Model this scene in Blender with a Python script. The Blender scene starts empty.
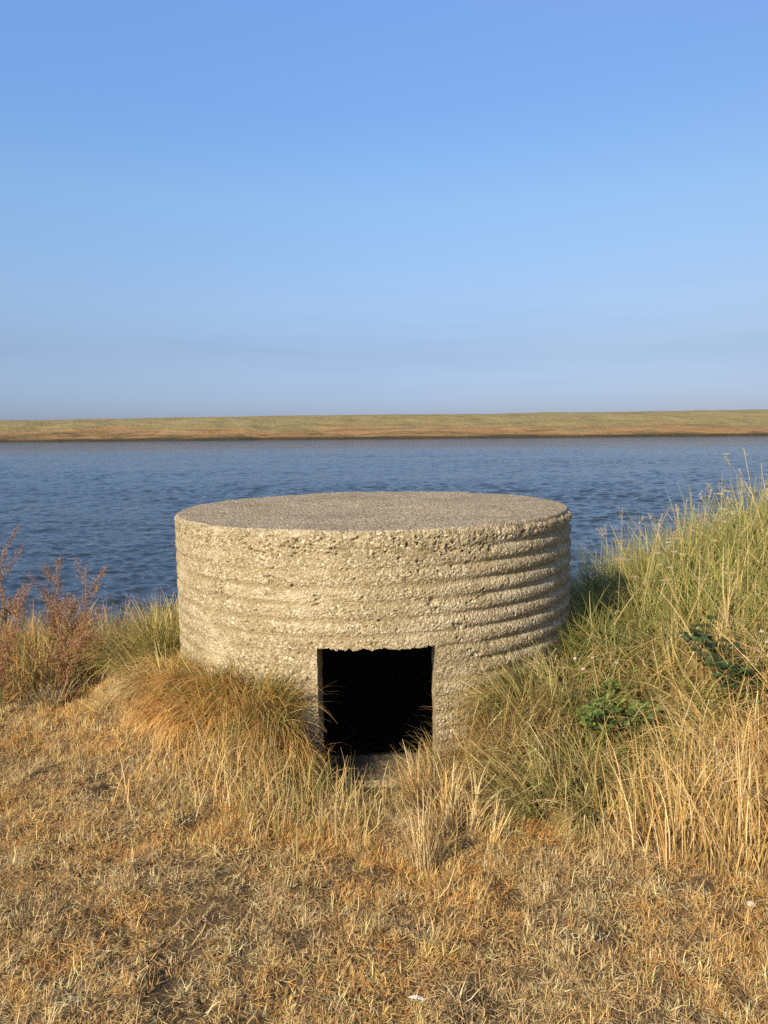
import bpy, math, random
import numpy as np
from mathutils import Vector, Matrix

random.seed(7)
rng = np.random.default_rng(11)
S = bpy.context.scene
C = S.collection
PI = math.pi

# ------------------------------------------------------------------ camera numbers
CAM_Z, PITCH, ROLL, FPX = 1.65, math.radians(6.0), math.radians(-0.5), 771.0
W_Z = -1.40                      # water level
PX, PY, PR = -0.062, 5.0, 1.247  # pillbox centre and radius
P_TOP = 1.163
SUN_AZ, SUN_EL = math.radians(37), math.radians(29)
SUN = Vector((-math.sin(SUN_AZ) * math.cos(SUN_EL), -math.cos(SUN_AZ) * math.cos(SUN_EL), math.sin(SUN_EL)))


# ------------------------------------------------------------------ numpy noise
def _hash(ix, iy, iz, k=0):
    h = (ix.astype(np.int64) * 374761393 + iy.astype(np.int64) * 668265263 + iz.astype(np.int64) * 2147483647 + k * 974711) & 0xFFFFFFFF
    h = ((h ^ (h >> 13)) * 1274126177) & 0xFFFFFFFF
    h = ((h ^ (h >> 16)) * 2246822519) & 0xFFFFFFFF
    h = h ^ (h >> 15)
    return (h & 0xFFFFFF) / float(0xFFFFFF)


def vnoise(x, y, z=None, seed=0):
    """value noise, -1..1"""
    x = np.asarray(x, float); y = np.asarray(y, float)
    z = np.zeros_like(x) if z is None else np.asarray(z, float)
    ix, iy, iz = np.floor(x), np.floor(y), np.floor(z)
    fx, fy, fz = x - ix, y - iy, z - iz
    u, v, w = fx * fx * (3 - 2 * fx), fy * fy * (3 - 2 * fy), fz * fz * (3 - 2 * fz)
    r = 0
    for dx in (0, 1):
        for dy in (0, 1):
            for dz in (0, 1):
                r = r + _hash(ix + dx, iy + dy, iz + dz, seed) * (u if dx else 1 - u) * (v if dy else 1 - v) * (w if dz else 1 - w)
    return r * 2 - 1


def fbm(x, y, z=None, o=4, seed=0):
    r, a, f, t = 0, 1.0, 1.0, 0.0
    for i in range(o):
        r = r + a * vnoise(x * f, y * f, None if z is None else z * f, seed + i * 13)
        t += a; a *= .5; f *= 2.03
    return r / t


def voro(x, y, z, seed=0):
    """F1 distance and a random value of the nearest cell"""
    ix, iy, iz = np.floor(x), np.floor(y), np.floor(z)
    best = np.full(x.shape, 9.0); val = np.zeros(x.shape)
    for dx in (-1, 0, 1):
        for dy in (-1, 0, 1):
            for dz in (-1, 0, 1):
                cx, cy, cz = ix + dx, iy + dy, iz + dz
                d = (cx + _hash(cx, cy, cz, seed) - x) ** 2 + (cy + _hash(cx, cy, cz, seed + 1) - y) ** 2 + (cz + _hash(cx, cy, cz, seed + 2) - z) ** 2
                m = d < best
                best = np.where(m, d, best); val = np.where(m, _hash(cx, cy, cz, seed + 3), val)
    return np.sqrt(best), val


def sstep(a, b, x):
    t = np.clip((np.asarray(x, float) - a) / (b - a), 0, 1)
    return t * t * (3 - 2 * t)


# ------------------------------------------------------------------ terrain
def terrain(x, y):
    x = np.asarray(x, float); y = np.asarray(y, float)
    near = 1 - sstep(12, 40, np.hypot(x, y))
    z = (.030 * fbm(x * 1.3, y * 1.3, o=3, seed=3) + .036 * fbm(x * 6.5, y * 6.5, o=4, seed=9)) * near
    dx, dy = x - PX, y - PY
    r = np.hypot(dx, dy) + 1e-6
    a = np.arctan2(dx, -dy)                                    # 0 = towards the camera
    # earth banked against the wall on both sides of the doorway
    side = np.where(a < 0, sstep(.21, .40, -a), sstep(.24, .62, a))
    z = z + (.27 * (1 - sstep(1.2, 1.95, r)) * np.where(a < 0, 1.0, .9)) * side
    # rise on the right
    z = z + .86 * np.exp(-(((x - 3.15) / .95) ** 2 + ((y - 4.6) / 1.2) ** 2) / 2) * 1.0
    # hollow in front of the doorway
    z = z - .155 * np.exp(-(((x + .0) / .34) ** 2 + ((y - 3.66) / .30) ** 2) / 2)
    # fall towards the water
    edge = 6.1 - .75 * sstep(-1.0, -2.6, x) + .25 * sstep(1, 4, x) + .15 * vnoise(x * .6, y * .1, seed=5)
    z = z - 2.6 * sstep(0, 6.5, y - edge) - .16 * sstep(0, 1.6, y - edge)
    z = np.where(r < 1.16, np.minimum(z, -.62), z)             # earth dug out inside the pillbox
    return z


# ------------------------------------------------------------------ pixel helper for laying things on the terrain
CAM_M = Matrix.Translation((0, 0, CAM_Z)) @ Matrix.Rotation(PI / 2 - PITCH, 4, 'X') @ Matrix.Rotation(ROLL, 4, 'Z')


def ray(px, py):
    d = CAM_M.to_3x3() @ Vector(((px - 384) / FPX, -(py - 512) / FPX, -1))
    return np.array(d)


def at(px, py):
    """the point of the terrain seen in that direction"""
    d = ray(px, py); o = np.array((0, 0, CAM_Z))
    t = np.arange(1.2, 12, .01)
    p = o[None] + d[None] * t[:, None]
    below = np.nonzero(p[:, 2] < terrain(p[:, 0], p[:, 1]))[0]
    k = below[0] if len(below) else len(t) - 1
    return p[k]


def ground(x, y):
    return float(terrain(np.array([x]), np.array([y]))[0])


# ------------------------------------------------------------------ object helpers
def tag(o, label=None, cat=None, group=None, kind=None):
    if label: o['label'] = label
    if cat: o['category'] = cat
    if group: o['group'] = group
    if kind: o['kind'] = kind
    return o


def link(name, me, mat, parent=None):
    o = bpy.data.objects.new(name, me)
    C.objects.link(o)
    if mat: me.materials.append(mat)
    if parent: o.parent = parent
    return o


def empty(name, loc):
    o = bpy.data.objects.new(name, None)
    o.empty_display_size = .1
    C.objects.link(o); o.location = loc
    return o


def np_mesh(name, V, F, col=None, smooth=False):
    """V (n,3), F list of (k, 3|4) index arrays, col (n,3)"""
    me = bpy.data.meshes.new(name)
    V = np.ascontiguousarray(V, np.float32)
    me.vertices.add(len(V)); me.vertices.foreach_set('co', V.ravel())
    if not isinstance(F, (list, tuple)): F = [F]
    idx = np.concatenate([f.ravel() for f in F]).astype(np.int32)
    tot = np.concatenate([np.full(len(f), f.shape[1]) for f in F]).astype(np.int32)
    st = np.concatenate([[0], np.cumsum(tot)[:-1]]).astype(np.int32)
    me.loops.add(len(idx)); me.loops.foreach_set('vertex_index', idx)
    me.polygons.add(len(tot)); me.polygons.foreach_set('loop_start', st)
    me.polygons.foreach_set('use_smooth', np.full(len(tot), smooth, bool))
    if col is not None:
        at_ = me.attributes.new('Col', 'FLOAT_COLOR', 'POINT')
        c4 = np.ones((len(V), 4), np.float32); c4[:, :3] = col
        at_.data.foreach_set('color', c4.ravel())
    me.update(calc_edges=True); me.validate()
    return me


def grid_faces(nu, nv, wrap=False, off=0):
    u = np.arange(nu if wrap else nu - 1); v = np.arange(nv - 1)
    U, Vv = np.meshgrid(u, v, indexing='ij')
    U2 = (U + 1) % nu
    return np.stack([U * nv + Vv, U2 * nv + Vv, U2 * nv + Vv + 1, U * nv + Vv + 1], -1).reshape(-1, 4) + off


class Geo:
    """collects arrays and becomes ONE mesh"""
    def __init__(s): s.V, s.Q, s.T, s.Cc, s.n = [], [], [], [], 0

    def add(s, V, Q=None, T=None, col=None):
        V = np.asarray(V, float).reshape(-1, 3)
        s.V.append(V)
        if Q is not None: s.Q.append(np.asarray(Q) + s.n)
        if T is not None: s.T.append(np.asarray(T) + s.n)
        c = np.zeros((len(V), 3)); c[:] = (.5, .5, .5) if col is None else col
        s.Cc.append(c); s.n += len(V)

    def build(s, name, mat, parent=None, smooth=False, org=(0, 0, 0)):
        F = []
        if s.Q: F.append(np.concatenate(s.Q))
        if s.T: F.append(np.concatenate(s.T))
        V = np.concatenate(s.V) - np.asarray(org, float)
        return link(name, np_mesh(name, V, F, np.concatenate(s.Cc), smooth), mat, parent)

    # -- grass blades
    def blades(s, root, L, az, tilt, bend, w, colA, colB, nseg=4, twist=.9, floor=False, tip=.12):
        N = len(root)
        if not N: return
        t = np.linspace(0, 1, nseg + 1)
        tm = (t[1:] + t[:-1]) / 2
        th = tilt[:, None] + bend[:, None] * tm[None] ** 1.3
        if nseg >= 5:                      # some blades are broken over
            br = rng.random(N) < .16
            at_k = rng.integers(2, nseg, N)
            th = th + (br[:, None] & (np.arange(nseg)[None] >= at_k[:, None])) * rng.uniform(.6, 1.5, N)[:, None]
        azs = az[:, None] + np.cumsum(rng.normal(0, .16, (N, nseg)), 1)
        step = (L / nseg)[:, None]
        d = np.stack([np.sin(th) * np.cos(azs), np.sin(th) * np.sin(azs), np.cos(th)], -1) * step[..., None]
        P = np.concatenate([np.zeros((N, 1, 3)), np.cumsum(d, 1)], 1) + root[:, None, :]
        if floor:
            g = terrain(P[..., 0], P[..., 1]) + .004 + rng.random((N, 1)) * .012
            P[..., 2] = np.maximum(P[..., 2], g)
        sa = az + PI / 2 + rng.uniform(-twist, twist, N)
        side = np.stack([np.cos(sa), np.sin(sa), rng.uniform(-.35, .35, N)], -1)
        prof = (1 - (1 - tip) * t ** 1.6) * np.where(t == 0, .75, 1)
        off = side[:, None, :] * (w[:, None] * prof[None])[..., None] * .5
        V = np.stack([P - off, P + off], 2).reshape(-1, 3)
        k = np.arange(nseg)
        q = np.stack([2 * k, 2 * k + 1, 2 * k + 3, 2 * k + 2], -1)
        Q = (q[None] + (np.arange(N) * (nseg + 1) * 2)[:, None, None]).reshape(-1, 4)
        cc = colA[:, None, :] * (1 - t[None, :, None]) + colB[:, None, :] * t[None, :, None]
        cc = np.repeat(cc, 2, 1).reshape(-1, 3)
        s.add(V, Q=Q, col=cc)
        return P

    # -- thin round stems along a polyline
    def tube(s, pts, r0, r1, col, n=5):
        pts = np.asarray(pts, float); m = len(pts)
        tang = np.gradient(pts, axis=0); tang /= np.linalg.norm(tang, axis=1)[:, None] + 1e-9
        ref = np.array((1, 0, 0)) if abs(tang[0][0]) < .8 else np.array((0, 1, 0))
        a = np.cross(tang, ref); a /= np.linalg.norm(a, axis=1)[:, None] + 1e-9
        b = np.cross(tang, a)
        ph = np.linspace(0, 2 * PI, n, endpoint=False)
        rr = np.linspace(r0, r1, m)
        V = pts[:, None] + rr[:, None, None] * (np.cos(ph)[None, :, None] * a[:, None] + np.sin(ph)[None, :, None] * b[:, None])
        Q = []
        for i in range(m - 1):
            for j in range(n):
                Q.append((i * n + j, i * n + (j + 1) % n, (i + 1) * n + (j + 1) % n, (i + 1) * n + j))
        s.add(V.reshape(-1, 3), Q=np.array(Q), col=col)

    # -- small tumbled flakes (seeds, petals)
    def flakes(s, P, size, cols, flat=None):
        N = len(P)
        a = rng.normal(0, 1, (N, 3)); a /= np.linalg.norm(a, axis=1)[:, None]
        b = rng.normal(0, 1, (N, 3)); b -= a * (a * b).sum(1)[:, None]; b /= np.linalg.norm(b, axis=1)[:, None]
        sz = (size * rng.uniform(.7, 1.35, N))[:, None]
        c = np.cross(a, b) * .35
        V = np.stack([P - a * sz, P - b * sz * .55 + c * sz, P + a * sz, P + b * sz * .55 + c * sz], 1).reshape(-1, 3)
        Q = np.arange(N * 4).reshape(-1, 4)
        s.add(V, Q=Q, col=np.repeat(cols, 4, 0))


def pick(pal, N, jit=.22):
    pal = np.asarray(pal, float)
    i = rng.integers(0, len(pal), N)
    c = pal[i] * rng.uniform(1 - jit, 1 + jit, (N, 1)) * rng.uniform(.95, 1.05, (N, 3))
    return np.clip(c, 0, .9)


# ------------------------------------------------------------------ materials
def mat(name):
    m = bpy.data.materials.new(name); m.use_nodes = True
    nt = m.node_tree; nt.nodes.clear()
    out = nt.nodes.new('ShaderNodeOutputMaterial')
    return m, nt, out


def N_(nt, t, **kw):
    n = nt.nodes.new(t)
    for k, v in kw.items():
        if k.startswith('i_'):
            key = k[2:].replace('_', ' ')
            n.inputs[key].default_value = v
        else: setattr(n, k, v)
    return n


def ramp(nt, fac, stops, interp='LINEAR'):
    n = nt.nodes.new('ShaderNodeValToRGB'); n.color_ramp.interpolation = interp
    e = n.color_ramp.elements
    while len(e) < len(stops): e.new(.5)
    for el, (p, c) in zip(e, stops):
        el.position = p; el.color = (*c, 1) if len(c) == 3 else c
    nt.links.new(fac, n.inputs[0])
    return n.outputs[0]


def mixc(nt, a, b, fac, mode='MIX'):
    n = nt.nodes.new('ShaderNodeMix'); n.data_type = 'RGBA'; n.blend_type = mode
    for s_, v in ((0, fac), (6, a), (7, b)):
        if hasattr(v, 'links') or isinstance(v, bpy.types.NodeSocket): nt.links.new(v, n.inputs[s_])
        else: n.inputs[s_].default_value = (*v, 1) if isinstance(v, tuple) else v
    return n.outputs[2]


def math_(nt, op, a, b=None, c=None):
    n = nt.nodes.new('ShaderNodeMath'); n.operation = op
    for i, v in enumerate((a, b, c)):
        if v is None: continue
        if isinstance(v, bpy.types.NodeSocket): nt.links.new(v, n.inputs[i])
        else: n.inputs[i].default_value = v
    return n.outputs[0]


def noise(nt, vec, scale, detail=4, rough=.55, dist=0):
    n = N_(nt, 'ShaderNodeTexNoise')
    n.inputs['Scale'].default_value = scale; n.inputs['Detail'].default_value = detail
    n.inputs['Roughness'].default_value = rough; n.inputs['Distortion'].default_value = dist
    nt.links.new(vec, n.inputs['Vector'])
    return n.outputs['Fac']


def mapping(nt, vec, scale=(1, 1, 1), loc=(0, 0, 0), rot=(0, 0, 0)):
    n = N_(nt, 'ShaderNodeMapping')
    n.inputs['Scale'].default_value = scale; n.inputs['Location'].default_value = loc; n.inputs['Rotation'].default_value = rot
    nt.links.new(vec, n.inputs['Vector'])
    return n.outputs[0]


def bump(nt, h, strength, dist, normal=None):
    n = N_(nt, 'ShaderNodeBump'); n.inputs['Strength'].default_value = strength; n.inputs['Distance'].default_value = dist
    nt.links.new(h, n.inputs['Height'])
    if normal is not None: nt.links.new(normal, n.inputs['Normal'])
    return n.outputs[0]


def principled(nt, out, col, rough=.9, spec=.2, normal=None):
    p = N_(nt, 'ShaderNodeBsdfPrincipled')
    if isinstance(col, bpy.types.NodeSocket): nt.links.new(col, p.inputs['Base Color'])
    else: p.inputs['Base Color'].default_value = (*col, 1)
    if isinstance(rough, bpy.types.NodeSocket): nt.links.new(rough, p.inputs['Roughness'])
    else: p.inputs['Roughness'].default_value = rough
    p.inputs['Specular IOR Level'].default_value = spec
    if normal is not None: nt.links.new(normal, p.inputs['Normal'])
    nt.links.new(p.outputs[0], out.inputs['Surface'])
    return p


def m_grass(name, rough=.55, trans=.20, spec=.25):
    m, nt, out = mat(name)
    a = N_(nt, 'ShaderNodeAttribute', attribute_name='Col')
    p = principled(nt, out, a.outputs['Color'], rough, spec)
    t = N_(nt, 'ShaderNodeBsdfTranslucent'); nt.links.new(a.outputs['Color'], t.inputs['Color'])
    mx = N_(nt, 'ShaderNodeMixShader'); mx.inputs[0].default_value = trans
    nt.links.new(p.outputs[0], mx.inputs[1]); nt.links.new(t.outputs[0], mx.inputs[2])
    nt.links.new(mx.outputs[0], out.inputs['Surface'])
    return m


M_GRASS = m_grass('grass_blade')
M_LEAF = m_grass('leaf', rough=.42, trans=.3, spec=.4)
M_STEM = m_grass('plant_stem', rough=.6, trans=.0, spec=.25)
M_SEED = m_grass('seed', rough=.8, trans=.2, spec=.1)
M_PETAL = m_grass('petal', rough=.6, trans=.35, spec=.2)


def m_ground():
    m, nt, out = mat('dry_earth')
    co = N_(nt, 'ShaderNodeNewGeometry').outputs['Position']
    big = noise(nt, co, 1.7, 4)
    mid = noise(nt, co, 11, 5, .65)
    fine = noise(nt, mapping(nt, co, (1, 1, .4)), 95, 4, .7)
    c1 = ramp(nt, mid, [(.30, (.06, .043, .027)), (.46, (.13, .092, .053)), (.62, (.24, .17, .09)), (.8, (.22, .175, .12))])
    c2 = ramp(nt, fine, [(.3, (.06, .042, .026)), (.5, (.18, .12, .06)), (.68, (.36, .25, .12))])
    c = mixc(nt, c1, c2, .55)
    c = mixc(nt, c, (.23, .195, .15), math_(nt, 'MULTIPLY', ramp(nt, big, [(.52, (0, 0, 0)), (.66, (1, 1, 1))]), .45))
    h = math_(nt, 'ADD', math_(nt, 'MULTIPLY', mid, .8), math_(nt, 'MULTIPLY', fine, .6))
    principled(nt, out, c, .95, .1, bump(nt, h, 1.0, .03))
    return m


def m_concrete(name, kind):
    m, nt, out = mat(name)
    co = N_(nt, 'ShaderNodeNewGeometry').outputs['Position']
    v = N_(nt, 'ShaderNodeTexVoronoi'); v.inputs['Scale'].default_value = 72; v.inputs['Randomness'].default_value = 1
    wob = N_(nt, 'ShaderNodeTexNoise'); wob.inputs['Scale'].default_value = 40
    nt.links.new(co, wob.inputs['Vector'])
    add = N_(nt, 'ShaderNodeVectorMath', operation='MULTIPLY_ADD')
    nt.links.new(wob.outputs['Color'], add.inputs[0]); add.inputs[1].default_value = (.02,) * 3; nt.links.new(co, add.inputs[2])
    nt.links.new(add.outputs[0], v.inputs['Vector'])
    sep = N_(nt, 'ShaderNodeSeparateColor'); nt.links.new(v.outputs['Color'], sep.inputs[0])
    v2 = N_(nt, 'ShaderNodeTexVoronoi'); v2.inputs['Scale'].default_value = 120
    nt.links.new(co, v2.inputs['Vector'])
    sep2 = N_(nt, 'ShaderNodeSeparateColor'); nt.links.new(v2.outputs['Color'], sep2.inputs[0])
    if kind == 'wall':
        peb = [(0, (.085, .062, .036)), (.14, (.255, .20, .115)), (.40, (.36, .295, .175)), (.66, (.46, .385, .245)), (.84, (.62, .545, .385)), (.95, (.70, .64, .49)), (1, (.27, .16, .085))]
        peb2 = [(0, (.11, .08, .045)), (.25, (.30, .235, .135)), (.6, (.42, .345, .215)), (.85, (.62, .54, .38)), (1, (.72, .65, .49))]
        matrix = (.355, .285, .165)
    elif kind == 'roof':
        peb = [(0, (.13, .10, .068)), (.2, (.31, .25, .175)), (.5, (.43, .355, .245)), (.8, (.62, .53, .39)), (1, (.29, .19, .115))]
        peb2 = [(0, (.14, .11, .075)), (.35, (.33, .27, .185)), (.75, (.49, .415, .295)), (1, (.72, .64, .49))]
        matrix = (.335, .275, .19)
    elif kind == 'inside':  # near black: the unlit interior's shade is put into these tones
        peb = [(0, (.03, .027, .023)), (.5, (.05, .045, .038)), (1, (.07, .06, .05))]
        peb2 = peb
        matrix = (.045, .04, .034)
    else:  # dusty slab, darkened so the doorway shade sits in its colour
        peb = [(0, (.08, .068, .048)), (.5, (.13, .11, .078)), (1, (.19, .16, .115))]
        peb2 = peb
        matrix = (.13, .11, .075)
    c1 = ramp(nt, sep.outputs[0], peb)
    c2 = ramp(nt, sep2.outputs[1], peb2)
    c = mixc(nt, c1, c2, ramp(nt, noise(nt, co, 26, 2, .5), [(.44, (0, 0, 0)), (.56, (1, 1, 1))]))
    patch = noise(nt, co, 5.5, 4, .6)
    c = mixc(nt, c, matrix, math_(nt, 'MULTIPLY', ramp(nt, patch, [(.42, (0, 0, 0)), (.62, (1, 1, 1))]), .42))
    # matrix between the pebbles
    e = ramp(nt, v.outputs['Distance'], [(.35, (0, 0, 0)), (.75, (1, 1, 1))])
    c = mixc(nt, c, tuple(k * .8 for k in matrix), math_(nt, 'MULTIPLY', e, .55))
    if kind == 'roof':
        stn = ramp(nt, noise(nt, co, 3.2, 5, .7), [(.50, (0, 0, 0)), (.66, (1, 1, 1))])
        c = mixc(nt, c, (.21, .165, .105), math_(nt, 'MULTIPLY', stn, .5))
        lt = ramp(nt, noise(nt, mapping(nt, co, (1, 1, 1), (4, 9, 1)), 7, 5, .7), [(.54, (0, 0, 0)), (.68, (1, 1, 1))])
        c = mixc(nt, c, (.50, .42, .28), math_(nt, 'MULTIPLY', lt, .45))
    if kind == 'wall':
        # pale leached areas, ochre lichen, small dark weathered holes
        pale = ramp(nt, noise(nt, mapping(nt, co, (1, 1, 2.2), (3, 1, 0)), 3.2, 5, .65), [(.50, (0, 0, 0)), (.68, (1, 1, 1))])
        c = mixc(nt, c, (.62, .54, .38), math_(nt, 'MULTIPLY', pale, .5))
        stn = ramp(nt, noise(nt, mapping(nt, co, (1, 1, .8), (9, 4, 2)), 6.5, 5, .7), [(.56, (0, 0, 0)), (.70, (1, 1, 1))])
        c = mixc(nt, c, (.20, .145, .075), math_(nt, 'MULTIPLY', stn, .5))
        li = ramp(nt, noise(nt, mapping(nt, co, (1, 1, 1), (1, 7, 5)), 8.5, 5, .7), [(.69, (0, 0, 0)), (.74, (1, 1, 1))])
        c = mixc(nt, c, (.40, .205, .075), math_(nt, 'MULTIPLY', li, .55))
    if kind == 'wall':
        # smoother fines left in the grooves of the corrugated shuttering
        ob = N_(nt, 'ShaderNodeTexCoord').outputs['Object']
        so = N_(nt, 'ShaderNodeSeparateXYZ'); nt.links.new(ob, so.inputs[0])
        ph = math_(nt, 'MULTIPLY', math_(nt, 'SUBTRACT', so.outputs['Z'], math_(nt, 'MULTIPLY', so.outputs['X'], .02 / PR)), 2 * PI / .084)
        wv = math_(nt, 'MULTIPLY', math_(nt, 'COSINE', ph), -1.0)
        wv = math_(nt, 'ADD', wv, math_(nt, 'MULTIPLY', math_(nt, 'SUBTRACT', noise(nt, co, 16, 3, .6), .5), 2.2))
        gv = ramp(nt, wv, [(.30, (0, 0, 0)), (.85, (1, 1, 1))])
        low = N_(nt, 'ShaderNodeMapRange'); low.inputs['From Min'].default_value = P_TOP - .17; low.inputs['From Max'].default_value = P_TOP - .24
        nt.links.new(so.outputs['Z'], low.inputs['Value'])
        wide = ramp(nt, noise(nt, mapping(nt, co, (1, 1, 1.6), (2, 8, 3)), 2.6, 3, .5), [(.36, (.15, .15, .15)), (.60, (1, 1, 1))])
        gv = math_(nt, 'MULTIPLY', math_(nt, 'MULTIPLY', gv, low.outputs[0]), wide)
        c = mixc(nt, c, (.275, .21, .115), math_(nt, 'MULTIPLY', gv, .72))
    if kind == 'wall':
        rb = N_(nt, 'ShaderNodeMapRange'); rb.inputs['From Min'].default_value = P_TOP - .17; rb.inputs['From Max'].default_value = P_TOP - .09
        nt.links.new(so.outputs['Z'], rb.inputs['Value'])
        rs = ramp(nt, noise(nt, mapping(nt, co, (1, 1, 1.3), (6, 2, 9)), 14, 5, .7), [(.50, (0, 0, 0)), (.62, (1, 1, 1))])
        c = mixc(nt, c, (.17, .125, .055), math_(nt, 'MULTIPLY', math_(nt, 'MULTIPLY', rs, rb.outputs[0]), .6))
    sp = ramp(nt, noise(nt, co, 60, 2, .5), [(.24, (1, 1, 1)), (.31, (0, 0, 0))])
    c = mixc(nt, c, tuple(k * .3 for k in matrix), math_(nt, 'MULTIPLY', sp, .7))
    h = math_(nt, 'SUBTRACT', math_(nt, 'MULTIPLY', noise(nt, co, 150, 4, .7), .6), math_(nt, 'MULTIPLY', v2.outputs['Distance'], .8))
    h = math_(nt, 'SUBTRACT', h, math_(nt, 'MULTIPLY', v.outputs['Distance'], 1.2))
    principled(nt, out, c, .93, .15, bump(nt, h, .8, .0065))
    return m


M_GROUND = m_ground()
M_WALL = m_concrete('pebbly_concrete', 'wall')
M_ROOF = m_concrete('weathered_roof_concrete', 'roof')
M_INSIDE = m_concrete('dark_shade_concrete', 'inside')
M_SLAB = m_concrete('dusty_shaded_slab', 'slab')


def m_water():
    m, nt, out = mat('lagoon_water')
    co = N_(nt, 'ShaderNodeNewGeometry').outputs['Position']
    a = noise(nt, mapping(nt, co, (.55, 1.0, 1), rot=(0, 0, .22)), 1.15, 3, .55, .4)
    b = noise(nt, mapping(nt, co, (.6, 1.0, 1), (5, 2, 0), (0, 0, -.15)), 3.6, 3, .6, .5)
    d = noise(nt, mapping(nt, co, (.7, 1.0, 1), (15, 2, 0), (0, 0, .1)), 11, 2, .5, .3)
    h = math_(nt, 'ADD', math_(nt, 'MULTIPLY', a, .62), math_(nt, 'MULTIPLY', b, .26))
    h = math_(nt, 'ADD', h, math_(nt, 'MULTIPLY', d, .06))
    gust = ramp(nt, noise(nt, mapping(nt, co, (.025, .09, 1)), 1, 3, .5), [(.35, (.65,) * 3), (.65, (1,) * 3)])
    h = math_(nt, 'MULTIPLY', h, gust)
    sy_ = N_(nt, 'ShaderNodeSeparateXYZ'); nt.links.new(co, sy_.inputs[0])
    far = N_(nt, 'ShaderNodeMapRange'); far.inputs['From Min'].default_value = 40; far.inputs['From Max'].default_value = 290
    far.inputs['To Min'].default_value = 1.0; far.inputs['To Max'].default_value = 3.4
    nt.links.new(sy_.outputs['Y'], far.inputs['Value'])
    h = math_(nt, 'MULTIPLY', h, far.outputs[0])          # ripples too fine for the mesh out there
    p = principled(nt, out, (.030, .042, .056), .10, .5, bump(nt, h, 1.0, .26))
    p.inputs['IOR'].default_value = 1.33
    return m


def m_bank():
    m, nt, out = mat('far_shingle_and_scrub')
    co = N_(nt, 'ShaderNodeNewGeometry').outputs['Position']
    sx = N_(nt, 'ShaderNodeSeparateXYZ'); nt.links.new(co, sx.inputs[0])
    n1 = noise(nt, mapping(nt, co, (.03, .05, .35)), 1, 5, .65)
    n2 = noise(nt, mapping(nt, co, (.06, .14, 1.1)), 1, 5, .72)
    n3 = noise(nt, mapping(nt, co, (.45, .6, 1)), 1, 4, .7)
    hz = math_(nt, 'ADD', sx.outputs['Z'], math_(nt, 'MULTIPLY', math_(nt, 'SUBTRACT', n1, .5), 15.0))
    hz = math_(nt, 'ADD', hz, math_(nt, 'MULTIPLY', math_(nt, 'SUBTRACT', n2, .5), 1.6))
    # more rust on the left, more khaki on the right
    hz = math_(nt, 'ADD', hz, math_(nt, 'MULTIPLY', sx.outputs['X'], .0055))
    t = math_(nt, 'DIVIDE', math_(nt, 'ADD', hz, 2.0), 11.0)
    c = ramp(nt, t, [(.06, (.10, .085, .045)), (.12, (.26, .155, .07)), (.30, (.32, .19, .088)), (.42, (.31, .21, .105)), (.52, (.24, .20, .095)), (.9, (.25, .215, .11))])
    c = mixc(nt, c, (.085, .075, .035), math_(nt, 'MULTIPLY', ramp(nt, n2, [(.55, (0, 0, 0)), (.66, (1, 1, 1))]), .6))
    n4 = noise(nt, mapping(nt, co, (.045, .12, .9), (7, 3, 1)), 1, 4, .6)
    lowz = N_(nt, 'ShaderNodeMapRange'); lowz.inputs['From Min'].default_value = 4.2; lowz.inputs['From Max'].default_value = 1.2
    nt.links.new(sx.outputs['Z'], lowz.inputs['Value'])
    c = mixc(nt, c, (.11, .095, .045), math_(nt, 'MULTIPLY', math_(nt, 'MULTIPLY', ramp(nt, n4, [(.52, (0, 0, 0)), (.60, (1, 1, 1))]), lowz.outputs[0]), .75))
    c = mixc(nt, c, (.36, .27, .16), math_(nt, 'MULTIPLY', ramp(nt, n3, [(.50, (0, 0, 0)), (.75, (1, 1, 1))]), .5))
    wet = ramp(nt, math_(nt, 'ADD', sx.outputs['Z'], math_(nt, 'MULTIPLY', n2, .6)), [(-.55 + 1, (1, 1, 1)), (1, (0, 0, 0))])
    z = math_(nt, 'ADD', sx.outputs['Z'], math_(nt, 'MULTIPLY', math_(nt, 'SUBTRACT', n2, .5), 1.2))
    wet = math_(nt, 'SUBTRACT', 1.0, math_(nt, 'MULTIPLY', math_(nt, 'ADD', z, .75), 1.6))
    wet = N_(nt, 'ShaderNodeClamp').outputs[0] if False else math_(nt, 'MINIMUM', math_(nt, 'MAXIMUM', wet, 0), 1)
    c = mixc(nt, c, (.045, .040, .022), math_(nt, 'MULTIPLY', wet, .9))
    principled(nt, out, c, .95, .1, bump(nt, math_(nt, 'ADD', n2, n3), .8, 1.2))
    return m


# ------------------------------------------------------------------ ground, water, far bank
def stretched(lo, hi, flo, fhi, step, grow=1.22):
    a = list(np.arange(flo, fhi + 1e-6, step))
    s = step
    while a[-1] < hi: s *= grow; a.append(a[-1] + s)
    s = step
    while a[0] > lo: s *= grow; a.insert(0, a[0] - s)
    return np.array(a)


xs = stretched(-700, 700, -4.5, 4.8, .03)
ys = stretched(-260, 30, .4, 8.5, .03)
X, Y = np.meshgrid(xs, ys, indexing='ij')
Z = terrain(X, Y)
g = link('ground', np_mesh('ground', np.stack([X, Y, Z], -1).reshape(-1, 3), grid_faces(len(xs), len(ys)), smooth=True), M_GROUND)
tag(g, 'sunburnt earth sloping from the path down to the water', 'ground', kind='structure')

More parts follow.
